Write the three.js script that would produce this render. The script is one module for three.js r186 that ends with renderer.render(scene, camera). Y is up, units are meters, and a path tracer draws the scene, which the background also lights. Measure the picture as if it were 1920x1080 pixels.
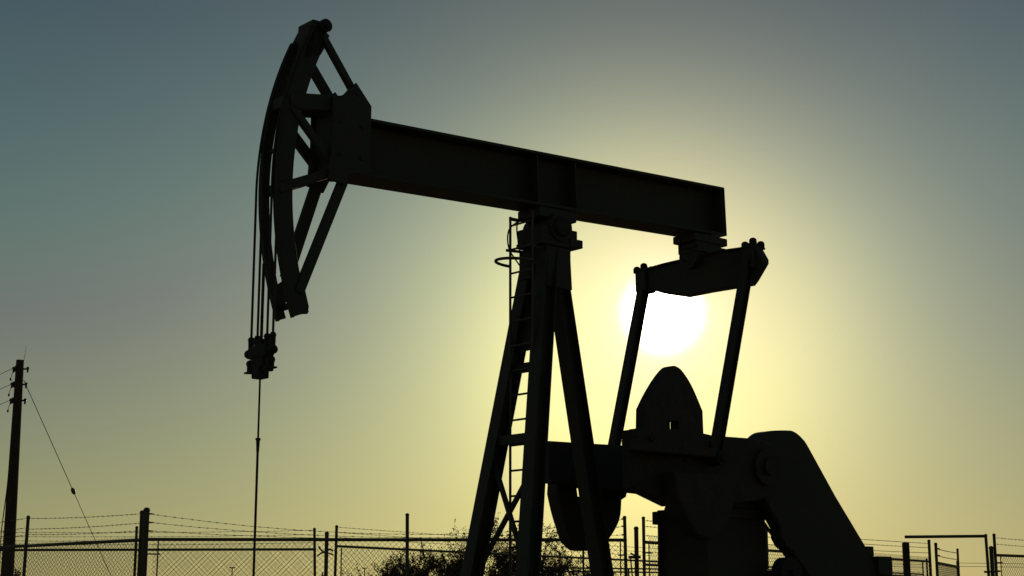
import * as THREE from 'three';
import { mergeGeometries } from 'three/addons/utils/BufferGeometryUtils.js';
import { RoundedBoxGeometry } from 'three/addons/geometries/RoundedBoxGeometry.js';

// ------------------------------------------------------------------ camera, sky, sun, exposure
const scene = new THREE.Scene();
const V3 = (x, y, z) => new THREE.Vector3(x, y, z);
const RAD = Math.PI / 180;
const camera = new THREE.PerspectiveCamera(2 * Math.atan(540 / 2900) / RAD, 16 / 9, 0.1, 3000);
camera.position.set(0, 1.15, 0);
camera.rotation.x = Math.atan(590 / 2900);                       // looking up at the unit from a low stand
scene.add(camera);

const sunDir = V3(0.0971, 0.1829, -0.9783).normalize();          // low evening sun behind the unit
{
  // evening sky: log radiance as a smooth function of height above the horizon and of the angle to the sun
  const W = 4096, H = 2048, data = new Float32Array(W * H * 4);
  const C = [
    [-1.151, -1.1889, 0.0975, -1.2, 1.8436, 1.5297, -0.2656, 0.3887, -0.1526],
    [-1.3316, -0.4191, -0.085, -1.1523, 2.017, 1.0133, -0.1126, -0.0163, -0.1793],
    [-2.2528, 0.3987, -0.2039, -0.704, 1.1517, 1.303, -0.1662, -0.344, -0.0756],
  ];
  const sunAz = Math.atan2(sunDir.z, sunDir.x);
  for (let j = 0; j < H; j++) {
    const el = ((j + 0.5) / H - 0.5) * Math.PI, y = Math.sin(el), cy = Math.cos(el);
    let e = Math.max(el / RAD, 0);
    if (e > 21) e = 21 + 4 * (1 - Math.exp(-(e - 21) / 4));      // the zenith stays the blue of the upper sky
    e /= 10;
    for (let i = 0; i < W; i++) {
      const az = ((i + 0.5) / W - 0.5) * 2 * Math.PI;
      const d = cy * Math.cos(az) * sunDir.x + y * sunDir.y + cy * Math.sin(az) * sunDir.z;
      const g = Math.acos(Math.min(1, Math.max(-1, d))) / RAD;
      let da = az - sunAz; da = Math.atan2(Math.sin(da), Math.cos(da)) / RAD;
      const f = [1, e, e * e, Math.exp(-((g / 4) ** 2)), 1 / (1 + (g / 6) ** 2), Math.exp(-g / 12), Math.exp(-e / 0.8) / (1 + (da / 12) ** 2), e * Math.exp(-g / 12), Math.tanh(da / 6) * Math.exp(-g / 12)];
      const core = 5 * Math.exp(-((g / 1.2) ** 4)) + 0.3 * Math.exp(-((g / 2.1) ** 2));   // the blazing air round the sun
      const o = (j * W + i) * 4;
      for (let k = 0; k < 3; k++) {
        let s = 0; for (let n = 0; n < 9; n++) s += C[k][n] * f[n];
        data[o + k] = Math.exp(s) + core * [1, 0.97, 0.85][k];
      }
      const lim = (1.095 + 0.2 * Math.min(1, Math.max(0, (el / RAD - 10) / 6))) * Math.max(data[o], data[o + 2]), q = data[o + 1] / lim;   // the air is never greener than this
      data[o + 1] = lim * q / (1 + q ** 14) ** (1 / 14);
      data[o + 3] = 1;
    }
  }
  const sky = new THREE.DataTexture(data, W, H, THREE.RGBAFormat, THREE.FloatType);
  sky.mapping = THREE.EquirectangularReflectionMapping;
  sky.colorSpace = THREE.LinearSRGBColorSpace;
  sky.magFilter = THREE.LinearFilter; sky.needsUpdate = true;
  scene.background = sky; scene.environment = sky;
}
const sun = new THREE.DirectionalLight(0xffe0b0, 2);
sun.position.copy(sunDir).multiplyScalar(120); sun.castShadow = true;
sun.shadow.mapSize.set(4096, 4096);
Object.assign(sun.shadow.camera, { left: -45, right: 45, top: 40, bottom: -40, near: 1, far: 400 });
scene.add(sun, sun.target);
const renderer = new THREE.WebGLRenderer({ antialias: true });
renderer.toneMapping = THREE.LinearToneMapping;
renderer.toneMappingExposure = 1.08;
renderer.shadowMap.enabled = true;

// ------------------------------------------------------------------ helpers
function rng(seed) { let s = seed >>> 0; return () => { s = (s + 0x6D2B79F5) >>> 0; let t = Math.imul(s ^ (s >>> 15), 1 | s); t = (t + Math.imul(t ^ (t >>> 7), 61 | t)) ^ t; return ((t ^ (t >>> 14)) >>> 0) / 4294967296; }; }
const rnd = rng(11);
function noiseTexture(size, seed, a, b, spots, srgb = true) {     // layered value noise between two colours, with patches of a third
  const r = rng(seed), grids = [4, 11, 29, 71, 128].map((n) => ({ n, v: Float32Array.from({ length: n * n }, () => r()) }));
  const at = (g, x, y) => { const X = x * g.n, Y = y * g.n, i = Math.floor(X), j = Math.floor(Y), s = X - i, t = Y - j, q = (m, k) => g.v[(((k % g.n) + g.n) % g.n) * g.n + (((m % g.n) + g.n) % g.n)]; const u = s * s * (3 - 2 * s), w = t * t * (3 - 2 * t); return (q(i, j) * (1 - u) + q(i + 1, j) * u) * (1 - w) + (q(i, j + 1) * (1 - u) + q(i + 1, j + 1) * u) * w; };
  const d = new Uint8Array(size * size * 4);
  for (let y = 0; y < size; y++) for (let x = 0; x < size; x++) {
    const X = x / size, Y = y / size;
    const n = 0.3 * at(grids[0], X, Y) + 0.25 * at(grids[1], X, Y) + 0.2 * at(grids[2], X, Y) + 0.15 * at(grids[3], X, Y) + 0.1 * at(grids[4], X, Y);
    const p = spots ? Math.min(1, Math.max(0, (at(grids[1], Y, X) * 0.5 + at(grids[3], Y, X) * 0.5 - 0.62) * 9)) : 0;
    for (let k = 0; k < 3; k++) { let c = a[k] + (b[k] - a[k]) * n; if (spots) c += (spots[k] - c) * p; d[(y * size + x) * 4 + k] = c; }
    d[(y * size + x) * 4 + 3] = 255;
  }
  const t = new THREE.DataTexture(d, size, size); t.wrapS = t.wrapT = THREE.RepeatWrapping; t.magFilter = THREE.LinearFilter; t.generateMipmaps = true; t.minFilter = THREE.LinearMipmapLinearFilter;
  if (srgb) t.colorSpace = THREE.SRGBColorSpace; t.needsUpdate = true; return t;
}
const bumpTex = noiseTexture(256, 5, [60, 60, 60], [200, 200, 200], null, false);
const mat = (map, roughness, metalness = 0, bump = 0) => new THREE.MeshStandardMaterial({ map, roughness, metalness, ...(bump ? { bumpMap: bumpTex, bumpScale: bump } : {}) });
const M = {
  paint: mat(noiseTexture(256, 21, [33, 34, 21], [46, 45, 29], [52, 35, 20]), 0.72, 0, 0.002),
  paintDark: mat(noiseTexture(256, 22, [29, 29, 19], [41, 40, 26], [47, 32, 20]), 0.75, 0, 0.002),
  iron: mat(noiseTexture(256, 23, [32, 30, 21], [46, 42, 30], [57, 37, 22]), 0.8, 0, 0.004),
  grease: mat(noiseTexture(128, 24, [24, 23, 18], [40, 38, 29], null), 0.85, 0, 0.002),
  rope: mat(noiseTexture(128, 25, [36, 34, 28], [52, 48, 38], null), 0.85),
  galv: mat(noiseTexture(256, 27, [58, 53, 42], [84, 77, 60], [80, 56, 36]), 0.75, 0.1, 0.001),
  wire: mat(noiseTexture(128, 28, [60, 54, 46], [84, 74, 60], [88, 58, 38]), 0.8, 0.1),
  wood: mat(noiseTexture(256, 29, [46, 36, 26], [70, 57, 42], [38, 30, 22]), 0.95, 0, 0.006),
  porcelain: mat(noiseTexture(64, 30, [70, 48, 38], [84, 58, 44], null), 0.3),
  concrete: mat(noiseTexture(512, 31, [132, 126, 114], [168, 162, 148], [112, 104, 92]), 0.95, 0, 0.006),
  sand: mat(noiseTexture(1024, 32, [112, 94, 70], [158, 136, 106], [92, 82, 58]), 1, 0, 0.02),
  bark: mat(noiseTexture(128, 33, [48, 38, 30], [74, 60, 46], null), 0.95, 0, 0.004),
};
const leafMat = (c) => new THREE.MeshPhysicalMaterial({ color: c, roughness: 0.95, transmission: 0.6, thickness: 0, side: THREE.DoubleSide });
M.leaf = leafMat(new THREE.Color().setRGB(0.11, 0.12, 0.04)); M.leafDry = leafMat(new THREE.Color().setRGB(0.12, 0.11, 0.04));

function uvMetres(g, s = 1) {                                      // uv in metres from position, by the way each vertex faces
  const p = g.attributes.position, n = g.attributes.normal, uv = new Float32Array(p.count * 2);
  for (let i = 0; i < p.count; i++) {
    const ax = Math.abs(n.getX(i)), ay = Math.abs(n.getY(i)), az = Math.abs(n.getZ(i));
    const [a, b] = ax >= ay && ax >= az ? [p.getZ(i), p.getY(i)] : ay >= az ? [p.getX(i), p.getZ(i)] : [p.getX(i), p.getY(i)];
    uv[2 * i] = a * s; uv[2 * i + 1] = b * s;
  }
  g.setAttribute('uv', new THREE.BufferAttribute(uv, 2)); return g;
}
const plain = (g) => { const q = g.index ? g.toNonIndexed() : g; for (const k of Object.keys(q.attributes)) if (!['position', 'normal', 'uv'].includes(k)) q.deleteAttribute(k); if (!q.attributes.uv) q.setAttribute('uv', new THREE.BufferAttribute(new Float32Array(q.attributes.position.count * 2), 2)); return q; };
const join = (gs) => gs.length === 1 ? plain(gs[0]) : mergeGeometries(gs.map(plain));
function part(name, gs, material, parent, label) {
  const m = new THREE.Mesh(uvMetres(join(Array.isArray(gs) ? gs : [gs])), material);
  m.name = name; m.castShadow = m.receiveShadow = true; if (label) m.userData.label = label;
  parent.add(m); return m;
}
const taken = {};
const numbered = (n) => { const k = taken[n] = (taken[n] ?? -1) + 1; return k ? n + '_' + String(k).padStart(3, '0') : n; };
function thing(name, label, category, pos = [0, 0, 0], turn = 0, group) {
  const o = new THREE.Group(); o.name = numbered(name); o.position.set(...pos); o.rotation.y = turn;
  o.userData = { label, category }; if (group) o.userData.group = group; scene.add(o); return o;
}
const node = (name, parent, label) => { const o = new THREE.Group(); o.name = name; if (label) o.userData.label = label; parent.add(o); return o; };
function box(cx, cy, cz, x, y, z, r = 0.012) { const g = r ? new RoundedBoxGeometry(x, y, z, 1, Math.min(r, x / 3, y / 3, z / 3)) : new THREE.BoxGeometry(x, y, z); return g.translate(cx, cy, cz); }
function prism(poly, w0, w1, bevel = 0.008, holes = []) {          // outline in the length-height plane, given a width
  const s = new THREE.Shape(poly.map(([x, y]) => new THREE.Vector2(x, y)));
  for (const h of holes) s.holes.push(new THREE.Path(h.map(([x, y]) => new THREE.Vector2(x, y))));
  const b = Math.min(bevel, (w1 - w0) / 3);
  return new THREE.ExtrudeGeometry(s, { depth: w1 - w0 - 2 * b, bevelEnabled: b > 0, bevelThickness: b, bevelSize: b, bevelOffset: -b, bevelSegments: 1, steps: 1, curveSegments: 12 }).translate(0, 0, w0 + b);
}
const smooth = (pts, n) => new THREE.SplineCurve(pts.map(([x, y]) => new THREE.Vector2(x, y))).getPoints(n).map((v) => [v.x, v.y]);
function along(g, p, q, up) {                                       // turns a shape built along +y from 0 to 1 length so that it runs p -> q
  const a = V3(...p), b = V3(...q), y = b.clone().sub(a), L = y.length(); y.normalize();
  const ref = up ? V3(...up) : Math.abs(y.z) > 0.9 ? V3(1, 0, 0) : V3(0, 0, 1);
  const x = new THREE.Vector3().crossVectors(y, ref).normalize(), z = new THREE.Vector3().crossVectors(x, y);
  return g.applyMatrix4(new THREE.Matrix4().makeBasis(x, y, z).setPosition(a));
}
const dist = (p, q) => V3(...p).distanceTo(V3(...q));
const bar = (p, q, wx, wz, r = 0.008) => along(box(0, dist(p, q) / 2, 0, wx, dist(p, q), wz, r), p, q);
const rod = (p, q, r0, r1 = r0, n = 12) => along(new THREE.CylinderGeometry(r1, r0, dist(p, q), n).translate(0, dist(p, q) / 2, 0), p, q);
const ball = (x, y, z, r, sy = 1) => new THREE.SphereGeometry(r, 12, 8).scale(1, sy, 1).translate(x, y, z);
const tube = (pts, r, n = 24, m = 6) => new THREE.TubeGeometry(new THREE.CatmullRomCurve3(pts.map((p) => V3(...p))), n, r, m);
const bolt = (x, y, z, r, l, axis = 'z') => { const g = new THREE.CylinderGeometry(r, r, l, 6); if (axis === 'z') g.rotateX(Math.PI / 2); if (axis === 'x') g.rotateZ(Math.PI / 2); return g.translate(x, y, z); };
function hSection(p, q, d, b, tf = 0.02, tw = 0.016) {               // rolled H section: two flanges and a web, d along x, b along z
  const L = dist(p, q), gs = [box(-d / 2 + tf / 2, L / 2, 0, tf, L, b, 0.004), box(d / 2 - tf / 2, L / 2, 0, tf, L, b, 0.004), box(0, L / 2, 0, d - 2 * tf, L, tw, 0)];
  return gs.map((g) => along(g, p, q));
}

// ------------------------------------------------------------------ the ground
{
  const g = new THREE.PlaneGeometry(900, 900, 120, 120).rotateX(-Math.PI / 2), p = g.attributes.position;
  for (let i = 0; i < p.count; i++) {
    const x = p.getX(i), z = p.getZ(i), far = Math.min(1, Math.max(0, (Math.hypot(x, z + 20) - 70) / 120));
    p.setY(i, -0.02 + far * (0.25 * Math.sin(x * 0.031) + 0.2 * Math.sin(z * 0.043 + 1) - 0.4));
  }
  g.computeVertexNormals();
  const m = new THREE.Mesh(uvMetres(g, 1 / 6), M.sand); m.name = 'ground'; m.receiveShadow = true; m.userData.kind = 'structure'; scene.add(m);
  const pad = new THREE.Group(); pad.name = 'concrete_pad'; pad.userData.kind = 'structure'; pad.position.set(0.415, 0, -17.7); pad.rotation.y = 40 * RAD; scene.add(pad);
  part('slab', box(2.2, 0.09, 0, 8.4, 0.3, 2.6, 0.02), M.concrete, pad);
}

// ------------------------------------------------------------------ the pumping unit: x along the beam to the rear, z to the near side
const PU = [0.415, 0, -17.7], TURN = 40 * RAD;
const pump = thing('pump_jack', 'large dark oil pump jack silhouetted against the setting sun', 'pump jack', PU, TURN);
{
  // skid
  const sk = node('skid_base', pump);
  for (const w of [-0.72, 0.72]) part('skid_rail', [box(2.2, 0.26, w, 7.9, 0.03, 0.2, 0.004), box(2.2, 0.54, w, 7.9, 0.03, 0.2, 0.004), box(2.2, 0.4, w, 7.9, 0.25, 0.03, 0)], M.paintDark, sk);
  for (const u of [-1.4, -0.2, 1.0, 2.1, 3.4, 4.6, 5.8]) part('cross_member', box(u, 0.4, 0, 0.14, 0.24, 1.42, 0.006), M.paintDark, sk);

  // Samson post: two front legs and one rear leg
  const post = node('samson_post', pump);
  const legTop = 5.2, front = (s) => [[-0.964 + 0.166 * 0.55, 0.55, s * (0.62 - 0.096 * 0.55)], [-0.1, legTop, s * 0.121]];
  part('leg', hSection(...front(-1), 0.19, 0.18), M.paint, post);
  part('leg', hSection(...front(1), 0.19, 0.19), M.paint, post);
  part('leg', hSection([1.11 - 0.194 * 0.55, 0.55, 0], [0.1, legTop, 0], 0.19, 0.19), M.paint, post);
  const F = (v, s) => [-0.964 + 0.166 * v, v, s * (0.62 - 0.096 * v)];
  part('cross_bar', bar([F(2.95, -1)[0] - 0.02, 2.95, F(2.95, -1)[2]], [F(2.95, 1)[0] - 0.02, 2.95, F(2.95, 1)[2]], 0.11, 0.08), M.paint, post);
  part('cross_bar', bar([F(0.9, -1)[0], 0.9, F(0.9, -1)[2]], [F(0.9, 1)[0], 0.9, F(0.9, 1)[2]], 0.1, 0.08), M.paint, post);
  part('brace', bar(F(2.72, -1), F(1.45, 1), 0.05, 0.05), M.paint, post);
  part('brace', bar([F(2.72, 1)[0] + 0.055, 2.72, F(2.72, 1)[2]], [F(1.45, -1)[0] + 0.055, 1.45, F(1.45, -1)[2]], 0.05, 0.05), M.paint, post);
  part('gusset_plate', [[3.98, 4.55], [3.72, 3.84]].map(([a, b]) => { const g = prism([[-(0.62 - 0.096 * a), a], [0.62 - 0.096 * a, a], [0.62 - 0.096 * b, b], [-(0.62 - 0.096 * b), b]], -0.01, 0.01, 0.002); const k = new THREE.Matrix4().makeShear(0, 0, 0, 0, 0, 0); return g.applyMatrix4(k).rotateY(-Math.PI / 2).applyMatrix4(new THREE.Matrix4().set(1, 0.166, 0, -0.964, 0, 1, 0, 0, 0, 0, 1, 0, 0, 0, 0, 1)); }), M.paint, post);
  for (const s of [-1, 1]) part('gusset_plate', prism([[-0.2, 4.72], [0.2, 4.72], [0.17, 5.2], [-0.17, 5.2]], s * 0.2 - 0.01, s * 0.2 + 0.01, 0.003), M.paint, post);
  part('post_cap', [box(0, 5.24, 0, 0.58, 0.06, 0.46), box(0, 5.1, 0, 0.42, 0.24, 0.36), box(-0.24, 5.0, -0.1, 0.06, 0.34, 0.2), box(0.25, 5.28, 0.1, 0.2, 0.1, 0.28)], M.paint, post);
  for (const [u, w] of [[-0.23, -0.17], [-0.23, 0.17], [0.23, -0.17], [0.23, 0.17]]) part('anchor_bolt', bolt(u, 5.29, w, 0.025, 0.1, 'y'), M.grease, post);

  // centre bearing under the beam
  const cb = node('centre_bearing', pump);
  part('housing', [new THREE.CylinderGeometry(0.17, 0.17, 0.5, 20).rotateX(Math.PI / 2).translate(0, 5.44, 0), box(0, 5.35, 0, 0.56, 0.17, 0.44), box(0, 5.6, 0, 0.58, 0.12, 0.4)], M.paint, cb);
  for (const s of [-1, 1]) part('end_cap', [new THREE.CylinderGeometry(0.11, 0.13, 0.05, 16).rotateX(Math.PI / 2).translate(0, 5.44, s * 0.27)], M.grease, cb);
  part('grease_line', tube([[-0.29, 5.54, -0.2], [-0.42, 5.42, -0.2], [-0.44, 5.2, -0.18], [-0.31, 5.0, -0.14]], 0.009, 20), M.grease, cb);
  part('grease_line', tube([[-0.26, 5.58, -0.12], [-0.34, 5.5, -0.14], [-0.33, 5.28, -0.14], [-0.3, 5.1, -0.12]], 0.009, 20), M.grease, cb);

  // walking beam: rolled girder, rear end a little higher
  const wb = node('walking_beam', pump); wb.position.set(0, 5.998, 0); wb.rotation.z = 0.0375;
  const x0 = -3.02, x1 = 2.885, L = x1 - x0, mx = (x0 + x1) / 2;
  part('web', box(mx, 0, 0, L, 0.58, 0.03, 0), M.paint, wb);
  for (const s of [-1, 1]) part('flange', box(mx, s * 0.305, 0, L, 0.036, 0.4, 0.006), M.paint, wb);
  for (const u of [-0.3, 0.3, 2.86]) for (const s of [-1, 1]) part('stiffener', box(u, 0, s * 0.1, 0.022, 0.574, 0.17, 0.003), M.paint, wb);
  part('end_plate', box(x1 + 0.008, 0, 0, 0.02, 0.64, 0.4, 0.004), M.paint, wb);

  // horsehead
  const hh = node('horsehead', pump);
  const CX = 0.15, CY = 5.35;
  const arc = (R0, R1, a0, a1, w0, w1) => { const p = []; const n = 40; for (let i = 0; i <= n; i++) { const a = (a0 + (a1 - a0) * i / n) * RAD; p.push([CX - R0 * Math.cos(a), CY + R0 * Math.sin(a)]); } for (let i = n; i >= 0; i--) { const a = (a0 + (a1 - a0) * i / n) * RAD; p.push([CX - R1 * Math.cos(a), CY + R1 * Math.sin(a)]); } return prism(p, w0, w1, 0.004); };
  // each side: a curved rim on which the ropes lie and a web behind it
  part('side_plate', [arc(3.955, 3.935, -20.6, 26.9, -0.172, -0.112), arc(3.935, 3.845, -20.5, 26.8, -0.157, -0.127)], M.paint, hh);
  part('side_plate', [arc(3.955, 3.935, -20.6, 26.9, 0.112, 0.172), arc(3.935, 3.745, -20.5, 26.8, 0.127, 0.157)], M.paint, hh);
  for (const s of [-1, 1]) {
    part('end_gusset', prism(s < 0 ? [[-3.4, 7.1], [-3.22, 7.14], [-3.24, 6.98], [-3.42, 6.66], [-3.52, 6.72]] : [[-3.45, 7.1], [-3.25, 7.14], [-3.2, 6.98], [-3.3, 6.8], [-3.5, 6.72]], s * 0.145 - 0.012, s * 0.145 + 0.012, 0.003), M.paint, hh);
    part('end_gusset', prism(s < 0 ? [[-3.55, 4.0], [-3.49, 4.01], [-3.45, 4.2], [-3.46, 4.42], [-3.62, 4.3]] : [[-3.55, 3.99], [-3.37, 4.02], [-3.36, 4.1], [-3.44, 4.36], [-3.62, 4.3]], s * 0.142 - 0.012, s * 0.142 + 0.012, 0.003), M.paint, hh);
  }
  part('top_roller', [rod([-3.27, 7.12, -0.12], [-3.27, 7.12, 0.21], 0.072, 0.072, 18), rod([-3.27, 7.12, -0.16], [-3.27, 7.12, 0.25], 0.03)], M.grease, hh);
  part('top_plate', [box(-3.355, 7.1, 0, 0.1, 0.16, 0.3, 0.02), box(-3.37, 6.95, 0, 0.14, 0.2, 0.26, 0.008)], M.paint, hh);
  part('strut', bar([-3.28, 7.02, 0.145], [-2.83, 6.43, 0.145], 0.07, 0.07), M.paint, hh);
  part('strut', bar([-3.36, 6.93, -0.145], [-2.9, 6.36, -0.145], 0.1, 0.07), M.paint, hh);
  for (const s of [-1, 1]) part('strut', bar([-3.66, 6.22, s * 0.145], [-2.95, 6.33, s * 0.145], 0.17, 0.06), M.paint, hh);
  part('strut', bar([-3.64, 6.17, 0.145], [-3.1, 5.63, 0.145], 0.085, 0.06), M.paint, hh);
  part('strut', bar([-3.62, 6.15, -0.145], [-3.05, 5.6, -0.145], 0.115, 0.06), M.paint, hh);
  for (const s of [-1, 1]) part('strut', bar([-3.76, 5.27, s * 0.145], [-3.1, 5.56, s * 0.145], 0.1, 0.06), M.paint, hh);
  part('strut', bar([-3.46, 4.42, -0.145], [-3.1, 5.52, -0.145], 0.13, 0.06), M.paint, hh);
  part('strut', bar([-3.49, 4.22, 0.145], [-2.98, 5.48, 0.145], 0.11, 0.06), M.paint, hh);
  part('cross_tie', box(-3.49, 4.11, 0, 0.05, 0.06, 0.28, 0.006), M.paint, hh);
  part('cross_tie', box(-3.74, 5.7, 0, 0.05, 0.03, 0.26, 0.004), M.paint, hh);
  part('cross_tie', box(-3.66, 6.22, 0, 0.1, 0.12, 0.26, 0.006), M.paint, hh);
  part('cross_tie', box(-3.72, 5.3, 0, 0.06, 0.08, 0.26, 0.006), M.paint, hh);
  // head box clasped over the beam end
  for (const s of [-1, 1]) part('hinge_plate', prism([[-3.2, 5.46], [-3.0, 5.42], [-2.93, 5.56], [-2.68, 5.6], [-2.68, 6.35], [-2.88, 6.57], [-2.98, 6.47], [-3.07, 6.36], [-3.17, 6.36], [-3.17, 5.9]], s * 0.2 - 0.016, s * 0.2 + 0.016, 0.004), M.paint, hh);
  part('head_plate', [box(-3.1, 5.93, 0, 0.06, 0.78, 0.38, 0.006), box(-2.84, 6.4, 0, 0.1, 0.2, 0.4, 0.008)], M.paint, hh);
  for (const s of [-1, 1]) for (const [u, v] of [[-2.86, 6.45], [-2.8, 6.1], [-2.8, 5.75], [-3.06, 5.75], [-3.06, 6.1]]) part('bolt', bolt(u, v, s * 0.225, 0.022, 0.02), M.paint, hh);

  // tail bearing and equalizer
  const eq = node('equalizer', pump);
  part('tail_bearing', [box(2.62, 5.7, 0, 0.62, 0.1, 0.38), box(2.6, 5.6, 0, 0.44, 0.16, 0.34), new THREE.CylinderGeometry(0.16, 0.16, 0.42, 18).rotateZ(Math.PI / 2).translate(2.6, 5.48, 0), box(2.66, 5.6, 0, 0.6, 0.06, 0.3)], M.paint, eq);
  const ex = (poly, d) => prism(poly, -d / 2, d / 2, 0.012).rotateY(-Math.PI / 2).translate(2.56, 0, 0);   // outline across the unit
  part('equalizer_beam', [ex([[-1.02, 5.33], [-0.98, 5.25], [-0.55, 5.09], [-0.2, 5.0], [0.2, 5.0], [0.55, 4.99], [0.9, 4.98], [0.96, 5.03], [1.13, 5.22], [1.13, 5.27], [1.04, 5.42], [0.5, 5.46], [0.2, 5.5], [-0.2, 5.5], [-0.5, 5.46], [-1.02, 5.44]], 0.14), ex([[-1.02, 5.435], [-0.5, 5.455], [0.5, 5.455], [1.04, 5.42], [1.04, 5.445], [0.5, 5.482], [-0.5, 5.482], [-1.02, 5.462]], 0.24)], M.paint, eq);
  for (const s of [-1, 1]) {
    part('wrist_block', [box(2.55, 5.3, s * 0.93, 0.22, 0.28, 0.2, 0.03), rod([2.46, 5.42, s * 0.95], [2.64, 5.42, s * 0.95], 0.07, 0.07, 16)], M.paint, eq);
    for (const [dx, dz, h] of [[-0.06, -0.08, 0.03], [0.06, -0.05, 0.05], [-0.05, 0.04, 0.06], [0.07, 0.06, 0.03]]) part('nut', [bolt(2.55 + dx, 5.45 + h / 2, s * 0.95 + dz, 0.05, h + 0.03, 'y'), ball(2.55 + dx, 5.465 + h, s * 0.95 + dz, 0.046, 0.7)], M.grease, eq);
  }
  part('grease_line', tube([[2.3, 5.7, -0.06], [2.31, 5.62, -0.06], [2.3, 5.48, -0.06], [2.4, 5.4, -0.06]], 0.007, 16), M.grease, eq);

  // pitman arms, from the equalizer down to the crank pins
  for (const s of [-1, 1]) {
    const pt = node('pitman_arm', pump), w = s * 0.93;
    const a = [2.5 + (s < 0 ? 0.03 : -0.02), 5.3, w], b = [1.77 + (s < 0 ? 0.08 : 0), 2.8, w];
    part('shaft', [bar(a, b, 0.125, 0.02, 0.004), ...[-1, 1].map((k) => bar([a[0] + k * 0.058, a[1], w], [b[0] + k * 0.058, b[1], w], 0.014, 0.11, 0.003))], M.paint, pt);
    part('crank_pin', [rod([b[0], b[1], w - 0.16], [b[0], b[1], w + 0.13], 0.085, 0.085, 16), bolt(b[0], b[1], w + s * 0.14, 0.05, 0.05)], M.grease, pt);
  }

  // cranks and counterweights
  for (const s of [-1, 1]) {
    const ck = node('crank', pump), w = s * 0.76, tip = s < 0 ? 0.62 : 0.5, low = s < 0 ? [[tip, 2.56], [2.2, 2.5]] : [[tip, 2.41], [1.1, 2.3], [2.2, 2.3]];
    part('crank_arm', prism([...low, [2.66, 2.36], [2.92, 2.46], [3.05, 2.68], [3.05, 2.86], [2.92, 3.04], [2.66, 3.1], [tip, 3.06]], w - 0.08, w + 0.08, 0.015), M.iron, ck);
    part('hub', [rod([2.75, 2.76, w - s * 0.2], [2.75, 2.76, w + s * 0.14], 0.22, 0.22, 24), rod([2.75, 2.76, w], [2.75, 2.76, w + s * 0.19], 0.1, 0.1, 18)], M.iron, ck);
    for (const u of [0.8, 1.1, 1.4]) part('pin_hole_plug', bolt(u, 2.8, w + s * 0.085, 0.06, 0.03), M.iron, ck);
  }
  // far side: weight hanging under the crank
  const cwA = node('counterweight', pump, 'rounded cast counterweight hanging below the far crank');
  part('weight_body', prism([[0.91, 2.68], ...smooth([[0.89, 2.45], [0.96, 2.22], [1.03, 2.05], [1.1, 1.9], [1.22, 1.8], [1.32, 1.775], [1.5, 1.785], [1.68, 1.87], [1.84, 2.02], [1.95, 2.2], [1.98, 2.42]], 36), [2.06, 2.46], [2.08, 2.52], [2.06, 2.66]], -1.06, -0.84, 0.02, [[[1.215, 2.545], [1.45, 2.545], [1.46, 2.43], [1.235, 2.43]]]), M.iron, cwA);
  for (const u of [1.0, 1.9]) part('clamp_bolt', bolt(u, 2.6, -0.88, 0.04, 0.46), M.grease, cwA);
  // near side: weight standing on the crank
  const cwB = node('counterweight', pump, 'tall dome-shaped counterweight standing on the near crank');
  part('weight_body', prism([[0.28, 2.8], [0.28, 2.92], [0.4, 2.93], [0.4, 3.05], [0.5, 3.06], ...smooth([[0.51, 3.28], [0.63, 3.46], [0.78, 3.645], [0.91, 3.77], [0.99, 3.81], [1.07, 3.81], [1.17, 3.76], [1.32, 3.6], [1.485, 3.33]], 30), [1.49, 3.07], [1.7, 3.05], [1.7, 2.8]], 0.9, 1.04, 0.016, [[[0.865, 3.19], [1.09, 3.195], [1.09, 3.07], [0.865, 3.06]]]), M.iron, cwB);
  part('slot_bar', box(0.97, 3.12, 0.97, 0.03, 0.14, 0.03, 0.004), M.grease, cwB);
  for (const u of [0.62, 1.6]) part('clamp_bolt', bolt(u, 2.95, 0.9, 0.04, 0.34), M.grease, cwB);
  const cwC = node('counterweight', pump, 'cast counterweight below the near crank');
  part('weight_body', prism([[0.95, 2.6], [1.0, 2.3], [1.12, 2.08], [1.3, 1.9], [1.5, 1.85], [1.7, 1.92], [1.86, 2.1], [1.95, 2.35], [2.0, 2.6]], 0.85, 1.08, 0.02), M.iron, cwC);

  // gear reducer on its pedestal
  const gb = node('gear_reducer', pump);
  part('case', [prism([[2.32, 2.28], [3.42, 2.28], [3.42, 2.75], [3.3, 2.98], [3.05, 3.07], [2.55, 3.07], [2.4, 2.98], [2.36, 2.72], [2.38, 2.4]], -0.48, 0.48, 0.03), box(2.9, 2.66, 0, 1.12, 0.05, 1.0, 0.01)], M.paint, gb);
  part('base_flange', [box(2.76, 2.22, 0, 1.1, 0.12, 0.94, 0.012), ...[-0.44, 0.44].map((w) => box(2.2, 2.18, w, 0.13, 0.16, 0.08, 0.01))], M.paint, gb);
  part('inspection_cover', [box(2.6, 3.11, 0, 0.6, 0.04, 0.5, 0.01), rod([2.85, 3.1, 0.1], [2.85, 3.2, 0.1], 0.03)], M.paintDark, gb);
  for (const u of [2.5, 2.8, 3.1, 3.35]) for (const s of [-1, 1]) part('case_bolt', bolt(u, 2.7, s * 0.49, 0.025, 0.14, 'y'), M.grease, gb);
  const pd = node('pedestal', pump);
  for (const s of [-1, 1]) part('side_wall', prism([[2.14, 0.53], [3.24, 0.53], [3.22, 2.17], [2.17, 2.17]], s * 0.4 - 0.02, s * 0.4 + 0.02, 0.004), M.paint, pd);
  for (const u of [2.22, 3.18]) part('end_wall', box(u, 1.35, 0, 0.03, 1.62, 0.76, 0.004), M.paint, pd);

  // belt guard, sheaves, brake and motor at the rear
  const bgd = node('belt_guard', pump);
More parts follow.
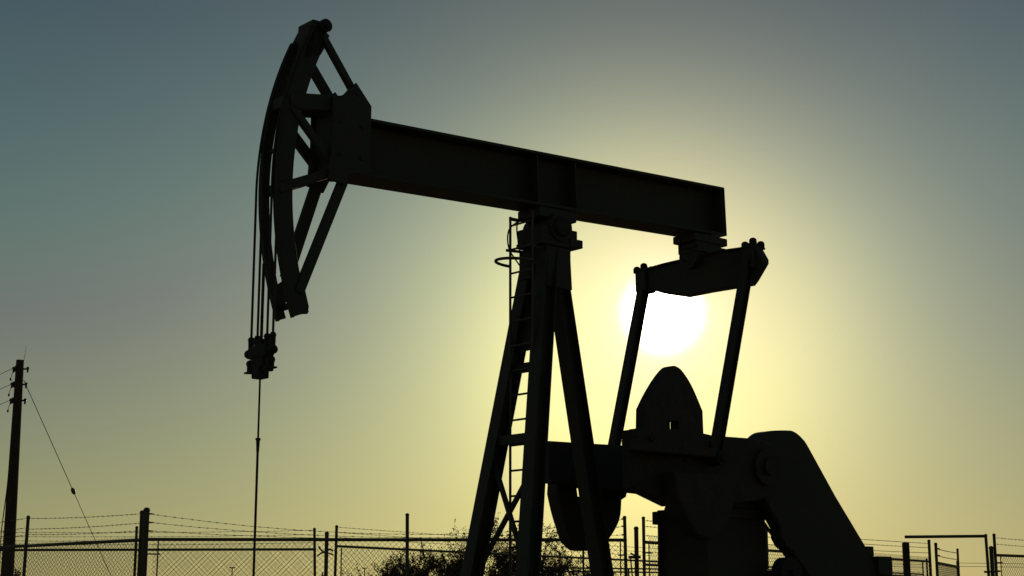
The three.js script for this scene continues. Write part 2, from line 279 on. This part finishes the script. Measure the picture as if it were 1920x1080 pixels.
  const outline = [...smooth([[2.74, 3.1], [2.87, 3.19], [3.04, 3.235], [3.39, 3.265], [3.5, 3.255], [3.6, 3.215], [3.71, 3.14], [3.8, 3.04]], 28), [4.26, 2.49], [4.85, 1.85], [5.2, 1.4], [5.24, 1.15], [5.12, 0.95], [4.9, 0.85], [4.6, 0.88], [4.3, 1.05], [3.9, 1.3], [3.42, 1.7], [3.34, 1.78], [3.24, 1.83], [3.17, 1.92], [3.16, 2.04], [2.95, 2.3], [2.72, 2.6], [2.68, 2.85]];
  part('guard_shell', prism(outline, 0.53, 0.72, 0.02), M.paintDark, bgd);
  part('end_box', [box(4.92, 1.8, 0.62, 0.14, 0.13, 0.2), box(5.16, 1.62, 0.62, 0.3, 0.24, 0.3, 0.02), box(5.26, 1.3, 0.62, 0.16, 0.6, 0.24, 0.02)], M.paintDark, bgd);
  part('guard_brace', [bar([3.1, 2.12, 0.5], [3.45, 1.78, 0.5], 0.035, 0.03), bar([3.12, 2.2, 0.5], [3.5, 1.86, 0.5], 0.03, 0.03)], M.paint, bgd);
  part('guard_support', bar([4.6, 0.5, 0.6], [4.6, 1.0, 0.6], 0.08, 0.08), M.paint, bgd);
  const br = node('brake_drum', pump);
  part('drum', [rod([3.34, 1.5, 0.56], [3.34, 1.5, 0.72], 0.2, 0.2, 24), rod([3.34, 1.5, 0.3], [3.34, 1.5, 0.78], 0.05, 0.05)], M.grease, br);
  part('drum_stand', bar([3.34, 0.5, 0.5], [3.34, 1.5, 0.5], 0.1, 0.06), M.paint, br);
  const mo = node('electric_motor', pump);
  part('motor_body', [rod([4.75, 1.2, -0.45], [4.75, 1.2, 0.3], 0.26, 0.26, 24), rod([4.75, 1.2, 0.3], [4.75, 1.2, 0.58], 0.05, 0.05), box(4.75, 1.5, -0.05, 0.2, 0.14, 0.24)], M.paintDark, mo);
  part('motor_mount', box(4.75, 0.75, -0.05, 0.6, 0.44, 0.7, 0.01), M.paint, mo);

  // ladder up the front of the post
  const ld = node('ladder', pump);
  for (const w of [-0.2, 0.2]) part('ladder_rail', rod([-0.4, 0.56, w], [-0.4, 5.58, w], 0.0155), M.galv, ld);
  for (let v = 0.9; v < 5.5; v += 0.2855) part('rung', rod([-0.4, v, -0.2], [-0.4, v, 0.2], 0.0125, 0.0125, 8), M.galv, ld);
  const hoop = []; for (let i = 0; i <= 16; i++) { const a = Math.PI * i / 16; hoop.push([-0.4 - 0.34 * Math.sin(a), 4.99, -0.22 * Math.cos(a)]); }
  part('safety_hoop', [tube(hoop, 0.018, 40, 8)], M.galv, ld);
  for (const w of [-0.2, 0.2]) part('ladder_bracket', [rod([-0.46, 5.17, w], [-0.14, 5.17, w * 0.6], 0.018)], M.galv, ld);
  for (const w of [-0.2, 0.2]) part('ladder_bracket', [rod([-0.42, 2.95, w], [-0.42, 2.95, w * 1.7], 0.016)], M.galv, ld);
  part('ladder_bracket', [box(-0.34, 5.55, -0.18, 0.16, 0.03, 0.05, 0.004)], M.galv, ld);
}

// ------------------------------------------------------------------ what hangs from the horsehead
{
  const br = thing('bridle', 'wire rope bridle and carrier bar hanging from the curved pump head', 'bridle', PU, TURN);
  const CX = 0.15, CY = 5.35, R = 3.968;
  for (const w of [-0.185, -0.065, 0.12, 0.23]) {
    const pts = []; for (let i = 0; i <= 24; i++) { const a = (24 - i) * RAD; pts.push([CX - R * Math.cos(a), CY + R * Math.sin(a), Math.sign(w) * (0.142 + (Math.abs(w) > 0.15 ? 0.015 : -0.015)) * (1 - (i / 24) ** 3) + w * (i / 24) ** 3]); }
    for (let i = 1; i <= 6; i++) pts.push([CX - R, CY - (CY - 3.66) * i / 6, w]);
    part('wire_rope', tube(pts, 0.0125, 70, 6), M.rope, br);
    part('rope_socket', [rod([CX - R, 3.62, w], [CX - R, 3.74, w], 0.028, 0.032, 10), rod([CX - R, 3.74, w], [CX - R, 3.77, w], 0.038, 0.024, 10)], M.grease, br);
  }
  const U = CX - R, cb = node('carrier_bar', br);
  part('bar_body', [box(U, 3.6, 0.01, 0.11, 0.13, 0.36, 0.025), box(U, 3.49, 0.01, 0.1, 0.1, 0.22, 0.015)], M.grease, cb);
  for (const s of [-1, 1]) {
    part('rope_seat', [ball(U, 3.6, 0.01 + s * 0.22, 0.055, 0.9), ball(U, 3.5, 0.01 + s * 0.195, 0.045, 0.9)], M.grease, cb);
    part('side_lug', [box(U, 3.42, 0.01 + s * 0.15, 0.1, 0.06, 0.05, 0.01), box(U, 3.415, 0.01 + s * 0.2, 0.05, 0.018, 0.16, 0.004), box(U, 3.46, 0.01 + s * 0.185, 0.08, 0.1, 0.03, 0.006)], M.grease, cb);
  }
  part('rod_clamp', box(U, 3.39, 0.01, 0.12, 0.12, 0.15, 0.012), M.grease, cb);
  part('rod_clamp', box(U, 3.69, 0.01, 0.09, 0.07, 0.14, 0.012), M.grease, cb);
}
{
  const U = -3.818;
  const pr = thing('polished_rod', 'long thin steel rod running down from the carrier bar', 'rod', PU, TURN);
  part('rod_shaft', rod([U, 0.9, 0.01], [U, 4.45, 0.01], 0.01), M.grease, pr);
  part('rod_end', rod([U, 3.7, 0.01], [U, 4.5, 0.01], 0.016), M.grease, pr);
  part('rod_liner', [rod([U, 0.95, 0.01], [U, 2.69, 0.01], 0.0125), rod([U, 2.6, 0.01], [U, 2.72, 0.01], 0.014, 0.02), rod([U, 2.72, 0.01], [U, 2.74, 0.01], 0.026)], M.iron, pr);
  const wh = thing('wellhead', 'squat iron wellhead and stuffing box round the polished rod', 'wellhead', [PU[0] + U * Math.cos(TURN), 0, PU[2] - U * Math.sin(TURN)], TURN);
  part('casing', [rod([0, -0.1, 0.01], [0, 0.45, 0.01], 0.16, 0.16, 20), rod([0, 0.45, 0.01], [0, 0.5, 0.01], 0.24, 0.24, 20)], M.iron, wh);
  part('pumping_tee', [rod([0, 0.5, 0.01], [0, 0.85, 0.01], 0.08, 0.08, 16), rod([-0.5, 0.66, 0.01], [0.5, 0.66, 0.01], 0.045)], M.iron, wh);
  part('stuffing_box', [rod([0, 0.85, 0.01], [0, 1.08, 0.01], 0.07, 0.055, 16)], M.grease, wh);
}

// ------------------------------------------------------------------ fences
const FG = 'chain-link fence runs round the well site';
function wireGeo(p, q, sag, low = 0.5, r = 0.0032, seed = 1) {       // barbed strand with sag and barbs
  const a = V3(...p), b = V3(...q), n = 26, pts = [], R = rng(seed), L = a.distanceTo(b);
  const at = (t) => { const s = t < low ? t / low : (1 - t) / (1 - low), v = a.clone().lerp(b, t); v.y -= sag * (1 - (1 - s) ** 2); return v; };
  for (let i = 0; i <= n; i++) { const v = at(i / n); if (i && i < n) v.y += (R() - 0.5) * 0.006; pts.push(v); }
  const gs = [new THREE.TubeGeometry(new THREE.CatmullRomCurve3(pts), n * 2, r, 4)];
  const B = Math.floor(L / 0.13);
  for (let i = 1; i < B; i++) { const c = at((i + (R() - 0.5) * 0.3) / B), an = R() * 3, d = V3(Math.cos(an) * 0.016, Math.sin(an) * 0.016, 0.012); gs.push(rod(c.clone().sub(d).toArray(), c.clone().add(d).toArray(), 0.0028, 0.0028, 3)); gs.push(rod([c.x - 0.02, c.y, c.z], [c.x + 0.02, c.y, c.z], 0.005, 0.005, 4)); }
  return gs;
}
function meshGeo(p, q, y0, y1p, y1q, pitch = 0.086, r = 0.0028) {    // two families of slanting wires, crossing
  const L = Math.hypot(q[0] - p[0], q[1] - p[1]), dx = (q[0] - p[0]) / L, dz = (q[1] - p[1]) / L, H = Math.max(y1p, y1q) - y0;
  const P = [], N = [], top = (s) => y1p + (y1q - y1p) * s / L;
  const seg = (s0, v0, s1, v1, off) => {
    const a = V3(p[0] + dx * s0 - dz * off, v0, p[1] + dz * s0 + dx * off), b = V3(p[0] + dx * s1 - dz * off, v1, p[1] + dz * s1 + dx * off);
    const d = b.clone().sub(a).normalize(), n1 = V3(-dz, 0, dx), n2 = new THREE.Vector3().crossVectors(d, n1);
    const ring = [0, 1, 2].map((k) => n1.clone().multiplyScalar(Math.cos(k * 2.094)).addScaledVector(n2, Math.sin(k * 2.094)));
    for (let k = 0; k < 3; k++) { const u = ring[k], w = ring[(k + 1) % 3]; const A = a.clone().addScaledVector(u, r), B = a.clone().addScaledVector(w, r), Cc = b.clone().addScaledVector(w, r), D = b.clone().addScaledVector(u, r); for (const [v, m] of [[A, u], [B, w], [Cc, w], [A, u], [Cc, w], [D, u]]) { P.push(v.x, v.y, v.z); N.push(m.x, m.y, m.z); } }
  };
  for (let k = -H; k < L; k += pitch) {
    const s0 = Math.max(0, k), s1 = Math.min(L, k + H * 1.0);
    if (s1 - s0 < 0.02) continue;
    const e = Math.min(s1, s0 + Math.max(0, top(s1) - (y0 + s0 - k)));
    if (e - s0 > 0.02) seg(s0, y0 + (s0 - k), e, y0 + (e - k), 0.002);
    const m0 = Math.max(0, k), yA = y0 + H - (m0 - k), yB = y0 + H - (s1 - k);
    seg(m0, Math.min(yA, top(m0)), s1, Math.max(y0, yB), -0.002);
  }
  const g = new THREE.BufferGeometry(); g.setAttribute('position', new THREE.Float32BufferAttribute(P, 3)); g.setAttribute('normal', new THREE.Float32BufferAttribute(N, 3)); return g;
}
function pipePost(parent, x, z, h, r, lean = 0, name = 'post', m = M.galv) {   // with a domed cap; lean moves the top sideways
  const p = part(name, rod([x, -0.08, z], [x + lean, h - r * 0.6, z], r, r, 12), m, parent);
  part('post_cap', ball(x + lean, h - r * 0.6, z, r * 1.18, 0.85), m, p); return p;
}
let wireSeed = 40;
function fenceRun(label, posts, rails, wires, meshes) {
  const f = thing('chain_link_fence', label, 'fence', [0, 0, 0], 0, FG);
  for (const [x, z, h, r, lean = 0] of posts) pipePost(f, x, z, h, r, lean);
  for (const [p, q, r] of rails) part('top_rail', rod(p, q, r), M.galv, f);
  for (const [p, q, sag, low] of wires) part('barbed_wire', wireGeo(p, q, sag, low, 0.003, wireSeed++), M.wire, f);
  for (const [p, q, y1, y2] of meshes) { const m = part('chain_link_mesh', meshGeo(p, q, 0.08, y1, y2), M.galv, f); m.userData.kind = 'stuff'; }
  return f;
}
// near back run, from the left edge to the paired posts behind the post legs
{
  const f = fenceRun('nearest long chain-link fence run with doubled corner post at left', [[-8.25, -26.5, 2.59, 0.029, 0.04], [-5.77, -24.35, 2.55, 0.036], [-5.62, -24, 2.57, 0.046], [-1.58, -24, 2.49, 0.027, -0.03], [1.76, -24, 2.45, 0.026, -0.03]],
    [[[-11.4, 2.09, -29.7], [-5.7, 2.09, -24], 0.027], [[-5.62, 2.1, -24], [1.76, 2.09, -24], 0.026], [[-5.5, 0.12, -24], [1.7, 0.12, -24], 0.018]],
    [
      ...[[2.55, 2.5], [2.37, 2.36], [2.28, 2.24]].map(([a, b]) => [[-8.25, a, -26.5], [-5.66, b, -24.1], 0.02, 0.5]),
      ...[2.5, 2.34, 2.22].map((a) => [[-11.4, a, -29.7], [-8.25, a + 0.05, -26.5], 0.03, 0.5]),
      [[-5.58, 2.49, -24], [1.76, 2.41, -24], 0.27, 0.54], [[-5.58, 2.36, -24], [1.76, 2.3, -24], 0.2, 0.54], [[-5.58, 2.23, -24], [1.76, 2.17, -24], 0.1, 0.54],
    ],
    [[[-11.4, -29.7], [-5.75, -24.1], 2.14, 2.14], [[-5.5, -24], [1.72, -24], 2.08, 2.07]]);
  for (const y of [2.49, 2.36, 2.23]) part('wire_arm', rod([-5.6, y, -24], [-5.5, y - 0.005, -24], 0.016, 0.008), M.galv, f);
  for (const y of [2.41, 2.3, 2.17]) part('wire_arm', rod([1.68, y, -24], [1.74, y, -24], 0.012), M.galv, f);
  part('tension_bar', rod([-5.42, 0.1, -24], [-5.42, 2.08, -24], 0.011), M.galv, f);
  part('tension_bar', rod([1.66, 0.1, -24], [1.66, 2.07, -24], 0.01), M.galv, f);
  for (const y of [0.5, 1.0, 1.5, 1.88]) part('tension_band', [rod([-5.62, y, -24], [-5.38, y, -24], 0.011), rod([1.62, y - 0.02, -24], [1.76, y - 0.02, -24], 0.01)], M.galv, f);
}
{
  const f = fenceRun('chain-link fence run receding to the right behind the gearbox and belt guard', [[2.02, -24, 2.44, 0.025], [4.6, -28.3, 2.5, 0.028], [7.2, -32.6, 2.52, 0.028], [9.85, -37, 2.6, 0.035]],
    [[[2.02, 2.06, -24], [9.85, 2.1, -37], 0.026], [[2.02, 1.72, -24], [9.85, 1.74, -37], 0.02]],
    [[2.39, 2.52], [2.3, 2.42], [2.16, 2.3]].map(([a, b]) => [[2.02, a, -24], [9.85, b, -37], 0.03, 0.5]),
    [[[2.1, -24.13], [9.8, -36.9], 2.17, 2.2]]);
  part('tension_bar', rod([2.11, 0.1, -24.15], [2.11, 2.06, -24.15], 0.01), M.galv, f);
  for (const y of [0.6, 1.2, 1.9]) part('tension_band', rod([2.0, y, -24.02], [2.16, y, -24.16], 0.012), M.galv, f);
}
fenceRun('far left chain-link fence run level behind the utility pole', [[-10.2, -30, 2.56, 0.025], [-7.2, -30, 2.58, 0.027], [-3.7, -30, 2.55, 0.026, -0.09]],
  [[[-12.5, 2.13, -30], [-3.75, 2.15, -30], 0.024]],
  [2.5, 2.42, 2.34, 2.27].map((y, i) => [[-12.5, y, -30], [-3.77, y + 0.01, -30], 0.04, 0.55]),
  [[[-12.5, -30], [-3.76, -30], 2.27, 2.27]]);
{
  const posts = []; for (let i = 0; i <= 7; i++) { const t = i / 7; posts.push([-3.39 + (14.38 + 3.39) * t, -30 - 25 * t, 2.6, i ? 0.026 : 0.028, i ? 0 : 0.025]); }
  const f = fenceRun('farthest chain-link fence run behind the shrubs, slanting away to the right', posts, [[[-3.37, 2.21, -30], [14.38, 2.12, -55], 0.024]],
    [2.57, 2.47, 2.38].map((y) => [[-3.37, y, -30], [14.38, y - 0.02, -55], 0.06, 0.4]), [[[-3.3, -30.1], [14.3, -54.9], 2.24, 2.2]]);
  part('tension_bar', rod([-3.28, 0.1, -30.15], [-3.28, 2.18, -30.15], 0.012), M.galv, f);
}
{
  const g = thing('gate_post', 'thick pipe gate post with a chain, between two thin fence posts', 'post', [-3.55, 0, -30], 0, 'free-standing gate posts');
  pipePost(g, 0, 0, 2.47, 0.038, 0, 'pipe'); part('chain', [tube([[-0.15, 2.2, 0.03], [-0.08, 2.12, 0.05], [0, 2.09, 0.06], [0.06, 2.15, 0.05], [0.13, 2.12, 0.03]], 0.018, 24), tube([[-0.17, 2.02, 0.03], [-0.08, 2.08, 0.06], [0.03, 2.08, 0.06], [0.14, 2.04, 0.03]], 0.016, 24), rod([-0.08, 1.65, 0.05], [0.06, 1.63, 0.05], 0.02), rod([-0.06, 1.6, 0.05], [-0.06, 1.72, 0.05], 0.014)], M.wire, g);
}
{
  const g = thing('gate_post', 'bare pipe gate post between the paired posts left of the gearbox', 'post', [1.93, 0, -24.3], 0, 'free-standing gate posts');
  pipePost(g, 0, 0, 2.3, 0.034, 0, 'pipe'); part('latch', [rod([-0.13, 1.84, 0.04], [0.06, 1.84, 0.04], 0.022), rod([-0.1, 1.9, 0.04], [-0.02, 1.86, 0.04], 0.014), tube([[-0.1, 1.85, 0.05], [-0.08, 1.6, 0.05], [-0.05, 1.3, 0.05]], 0.012)], M.wire, g);
}
{
  const g = thing('gate_post', 'squat rounded pipe post beside the overhead pipe arm', 'post', [9.17, 0, -30], 0, 'free-standing gate posts');
  pipePost(g, 0, 0, 2.2, 0.04, 0, 'pipe'); part('latch', [rod([-0.16, 1.72, 0.03], [0.14, 1.74, 0.03], 0.018), rod([-0.1, 1.62, 0.03], [0.1, 1.6, 0.03], 0.022), box(0.02, 1.52, 0.04, 0.12, 0.1, 0.08)], M.wire, g);
}
{
  const g = thing('wooden_post', 'thick square-topped timber post right of the belt guard', 'post', [8.04, 0, -32]);
  part('timber', box(0, 1.14, 0, 0.125, 2.42, 0.125, 0.01), M.wood, g); part('top_plate', box(0, 2.345, 0, 0.11, 0.02, 0.11, 0.004), M.iron, g);
}
{
  const g = thing('thin_post', 'short thin post with hinge pins left of the far corner post', 'post', [9.72, 0, -36.8]);
  pipePost(g, 0, 0, 2.16, 0.022, 0, 'pipe'); part('hinge_pin', [rod([-0.02, 1.75, 0], [0.1, 1.75, 0], 0.016), rod([-0.1, 1.62, 0], [0.02, 1.62, 0], 0.012)], M.wire, g);
}
{
  const f = fenceRun('short chain-link fence stub right of the far corner post', [[10.02, -37.05, 2.53, 0.036], [11.65, -41, 2.53, 0.03]], [[[10.02, 2.07, -37.05], [11.65, 2.06, -41], 0.036]],
    [[2.4, 2.42], [2.24, 2.25]].map(([a, b]) => [[10.02, a, -37.05], [11.65, b, -41], 0.01, 0.5]), [[[10.06, -37.15], [11.62, -40.92], 2.05, 2.04]]);
  for (const y of [2.4, 2.24]) part('wire_arm', rod([10.02, y, -37.05], [10.1, y, -37.02], 0.016), M.galv, f);
}
{
  const f = fenceRun('chain-link fence run at the right edge of the picture', [[9.25, -30, 2.44, 0.029, -0.01], [11.9, -32.5, 2.5, 0.028], [14.6, -35, 2.5, 0.028]], [[[9.25, 2.04, -30], [14.6, 2.05, -35], 0.027]],
    [[2.37, 2.36], [2.25, 2.25]].map(([a, b]) => [[9.25, a, -30], [14.6, b, -35], 0.03, 0.4]), [[[9.36, -30.1], [14.5, -34.9], 2.03, 2.03]]);
  part('tension_bar', rod([9.37, 0.1, -30.1], [9.37, 2.03, -30.1], 0.01), M.galv, f);
  for (const y of [1.2, 1.9]) part('tension_band', rod([9.25, y, -30], [9.41, y, -30.12], 0.012), M.galv, f);
}
{
  const g = thing('overhead_pipe_frame', 'pipe bent like an upside-down L with a long level arm', 'gate frame', [9.11, 0, -30]);
  part('upright', rod([0.01, -0.1, 0], [-0.03, 2.43, 0], 0.029), M.galv, g);
  part('arm', rod([-0.03, 2.4, 0], [-1.58, 2.385, 0], 0.029), M.galv, g);
  part('hinge', rod([-0.1, 1.73, 0], [0.06, 1.73, 0], 0.016), M.galv, g);
  part('elbow', ball(-0.03, 2.41, 0, 0.035), M.galv, g);
}
{
  const g = thing('wire_fence', 'two bare wires strung between far posts under the pipe arm', 'wire fence', [0, 0, 0]);
  for (const [x, z] of [[11.9, -42], [16.5, -44]]) part('stake', rod([x, -0.1, z], [x, 2.25, z], 0.02), M.wood, g);
  for (const y of [2.19, 2.1]) part('wire', rod([11.9, y, -42], [16.5, y, -44], 0.006, 0.006, 5), M.wire, g);
}
{
  const g = thing('pipe_rack', 'two level pipes on short stands far behind the gearbox', 'pipe rack', [0, 0, -60]);
  for (const y of [2.46, 2.33]) part('pipe', rod([1.0, y, 0], [12, y - 0.08, -2], 0.03), M.iron, g);
  for (const x of [1.4, 4.5, 7.6, 11.4]) part('stand', rod([x, -0.5, -(x - 1) / 5.5], [x, 2.46, -(x - 1) / 5.5], 0.035), M.iron, g);
}

// ------------------------------------------------------------------ utility poles with their lines
{
  const PG = 'utility poles of the power line';
  const make = (label, x, z, lean) => {
    const g = thing('utility_pole', label, 'utility pole', [x, 0, z], 0, PG);
    const pts = []; for (let i = 0; i <= 12; i++) pts.push(new THREE.Vector2(0.19 - 0.088 * i / 12, 7.62 * i / 12 - 0.1));
    const sh = part('pole_shaft', [new THREE.LatheGeometry([new THREE.Vector2(0, -0.1), ...pts, new THREE.Vector2(0, 7.53)], 14)], M.wood, g); sh.rotation.z = lean;
    part('conduit', tube([[-0.16, 0, 0.08], [-0.2, 2.4, 0.1], [-0.2, 3.0, 0.1], [-0.13, 4.2, 0.08], [-0.12, 5.4, 0.06]], 0.014, 30), M.iron, g);
    for (const [h, dx] of [[7.28, 0], [6.86, -0.02], [6.43, -0.02]]) {
      for (const s of [-1, 1]) {
        const b = part('bracket', [rod([dx, h, 0], [s * 0.19 + dx, h, 0], 0.022), ...(s < 0 ? [box(-0.13 + dx, h, 0, 0.06, 0.16, 0.08)] : [])], M.iron, g);
        part('insulator', [ball(s * 0.19 + dx, h + 0.02, 0, 0.042), rod([s * 0.19 + dx, h - 0.1, 0], [s * 0.19 + dx, h + 0.01, 0], 0.022, 0.034), ...(s < 0 ? [rod([-0.19 + dx, h, 0], [-0.25 + dx, h - 0.26, 0], 0.008), ball(-0.25 + dx, h - 0.28, 0, 0.028, 1.5)] : [])], M.porcelain, b);
      }
    }
    part('lightning_rod', rod([0.06, 7.4, 0], [0.11, 7.9, 0], 0.007, 0.004, 6), M.wire, g);
    return g;
  };
  make('weathered utility pole with three rows of insulators at the left edge', -13.15, -41, 0.004);
  make('second utility pole standing outside the left edge', -62, -100, 0.0);
  for (const [h, label] of [[7.28, 'top strand of the power line left of the pole'], [6.86, 'middle strand of the power line left of the pole'], [6.43, 'lowest strand of the power line left of the pole']]) {
    const pts = []; for (let i = 0; i <= 20; i++) { const t = i / 20; pts.push([-13.36 - 48.6 * t, h + 0.02 - 6 * t * (1 - t), -41 - 59 * t]); }
    const g = thing('power_line', label, 'cable', [0, 0, 0], 0, 'strands of the power line'); part('strand', tube(pts, 0.0075, 40, 5), M.wire, g);
  }
  const gw = thing('guy_wire', 'slanting guy wire with an egg insulator right of the utility pole', 'guy wire', [0, 0, 0]);
  const A = [-13.05, 6.98, -41], I = [-11.56, 4.03, -41], Z = [-9.52, 0, -41];
  part('cable', [rod(A, I, 0.0105, 0.0105, 6), rod(I, Z, 0.0085, 0.0085, 6)], M.wire, gw);
  const d = V3(...I).sub(V3(...A)).normalize();
  part('egg_insulator', [along(new THREE.SphereGeometry(0.075, 12, 8).scale(0.75, 1.35, 0.75), I, V3(...I).add(d).toArray())], M.porcelain, gw);
  part('anchor', rod([-9.52, -0.1, -41], [-9.6, 0.2, -41], 0.02), M.iron, gw);
}

// ------------------------------------------------------------------ shrubs beyond the fence
function shrub(label, x, z, spec) {
  const R = rng(spec.seed), g = thing('mesquite_shrub', label, 'shrub', [x, 0, z], 0, 'mesquite shrubs beyond the fence');
  const wood = [], P = [], N = [], UVs = [];
  const leaf = (c, s) => {
    const a = R() * 6.28, t = (R() - 0.5) * 2.4, ux = Math.cos(a) * Math.cos(t), uy = Math.sin(t), uz = Math.sin(a) * Math.cos(t);
    const u = V3(ux, uy, uz), n = V3(R() - 0.5, R() - 0.2, R() - 0.5).normalize(), w = new THREE.Vector3().crossVectors(u, n).normalize();
    const a1 = c.clone(), b1 = c.clone().addScaledVector(u, s * 0.5).addScaledVector(w, s * 0.22), c1 = c.clone().addScaledVector(u, s), d1 = c.clone().addScaledVector(u, s * 0.5).addScaledVector(w, -s * 0.22);
    const nn = new THREE.Vector3().crossVectors(u, w);
    for (const v of [a1, b1, c1, a1, c1, d1]) { P.push(v.x, v.y, v.z); N.push(nn.x, nn.y, nn.z); UVs.push(0, 0); }
  };
  const grow = (p, dir, len, r, depth) => {
    let cur = p.clone(), d = dir.clone(); const steps = 3, sl = len / steps;
    for (let i = 0; i < steps; i++) {
      d.add(V3((R() - 0.5) * 0.5, (R() - 0.42) * 0.35, (R() - 0.5) * 0.5)).normalize();
      const nx = cur.clone().addScaledVector(d, sl); const r0 = r * (1 - 0.25 * i / steps), r1 = r * (1 - 0.25 * (i + 1) / steps);
      wood.push(rod(cur.toArray(), nx.toArray(), Math.max(r0, 0.004), Math.max(r1, 0.003), depth > 2 ? 3 : 5)); cur = nx;
      if (depth >= spec.leafFrom) { const k = spec.leaves * (0.4 + R() * 1.2); for (let q = 0; q < k; q++) leaf(cur.clone().addScaledVector(d, -R() * sl).add(V3((R() - 0.5), (R() - 0.5), (R() - 0.5)).multiplyScalar(spec.spread)), 0.04 + R() * 0.06); }
      if (depth < spec.depth && (i > 0 || depth > 0)) { const nb = 1 + (R() < spec.branch ? 1 : 0); for (let b = 0; b < nb; b++) { const nd = d.clone().add(V3((R() - 0.5) * 1.7, (R() - 0.35) * 1.1, (R() - 0.5) * 1.7)).normalize(); grow(cur.clone(), nd, len * (0.52 + R() * 0.25), r1 * 0.6, depth + 1); } }
    }
  };
  for (const [dx, dz, lx, ly, len] of spec.stems) grow(V3(dx, -0.05, dz), V3(lx, 1, ly).normalize(), len, 0.05, 0);
  part('trunk', wood, M.bark, g);
  const lg = new THREE.BufferGeometry(); lg.setAttribute('position', new THREE.Float32BufferAttribute(P, 3)); lg.setAttribute('normal', new THREE.Float32BufferAttribute(N, 3)); lg.setAttribute('uv', new THREE.Float32BufferAttribute(UVs, 2));
  const cr = new THREE.Mesh(lg, spec.dry ? M.leafDry : M.leaf); cr.name = 'crown'; cr.castShadow = cr.receiveShadow = true; g.add(cr);
}
const S0 = { depth: 4, leafFrom: 2, leaves: 4, spread: 0.09, branch: 0.5 };
shrub('dense shrub at the left end of the thicket, left of the slim fence post', -2.85, -45, { ...S0, seed: 3, stems: [[0, 0, -0.05, 0, 1.25], [0.3, 0.1, 0.15, 0.1, 1.3], [-0.2, 0, -0.1, -0.1, 1.2]], leaves: 2.6 });
shrub('tall lacy shrub whose twigs rise above the fence left of the post legs', -1.75, -45.5, { ...S0, seed: 8, stems: [[0, 0, 0.12, 0, 1.55], [0.25, 0.1, 0.25, 0, 1.65], [-0.2, 0.1, -0.1, 0.1, 1.15]], leaves: 1.9 });
shrub('dark bushy shrub half hidden by the leftmost post leg', -1.15, -44.5, { ...S0, seed: 14, stems: [[0, 0, -0.1, 0, 1.15], [0.2, 0.1, 0.2, 0.1, 1.2], [-0.25, 0, -0.3, -0.1, 1.1]], leaves: 2.6 });
shrub('lacy shrub seen between the two front post legs', 0.05, -45.8, { ...S0, seed: 19, stems: [[0, 0, -0.1, 0, 1.5], [0.2, 0.1, 0.15, 0.1, 1.45]], leaves: 1.8, dry: true });
shrub('sparse shrub between the middle and rear post legs', 1.0, -46, { ...S0, seed: 21, stems: [[0, 0, -0.1, 0, 1.4], [0.3, 0.1, 0.25, 0.1, 1.35], [-0.3, 0, -0.2, -0.1, 1.35]], leaves: 1.8, dry: true });
shrub('sparse shrub behind the foot of the rear post leg', 2.0, -45, { ...S0, seed: 33, stems: [[0, 0, 0.1, 0, 1.35], [-0.3, 0.1, -0.25, 0.1, 1.3]], leaves: 1.8, dry: true });
shrub('low shrub at the foot of the utility pole', -14.4, -43.5, { ...S0, seed: 41, stems: [[0, 0, -0.1, 0, 0.9], [0.4, 0.1, 0.3, 0.1, 0.85], [-0.3, 0, -0.4, -0.1, 0.9]], leaves: 5 });
shrub('low shrub right of the utility pole, cut by the lower edge', -12.6, -44.5, { ...S0, seed: 47, stems: [[0, 0, 0.1, 0, 0.8], [0.3, 0.1, 0.4, 0.1, 0.75]], leaves: 5 });

// ------------------------------------------------------------------ far lamp posts on the plain
for (const [x, z, h, label] of [[-26.7, -150, 4.42, 'tiny far lamp post seen through the fence right of the corner post'], [-15, -160, 4.6, 'tiny far lamp post seen through the fence left of the shrubs']]) {
  const g = thing('lamp_post', label, 'lamp post', [x, 0, z], 0, 'far lamp posts on the plain');
  part('mast', rod([0, -0.8, 0], [0, h, 0], 0.06, 0.045), M.iron, g);
  part('lamp_arm', [bar([-0.28, h, 0], [0.28, h, 0], 0.09, 0.12)], M.iron, g);
}
renderer.render(scene, camera);
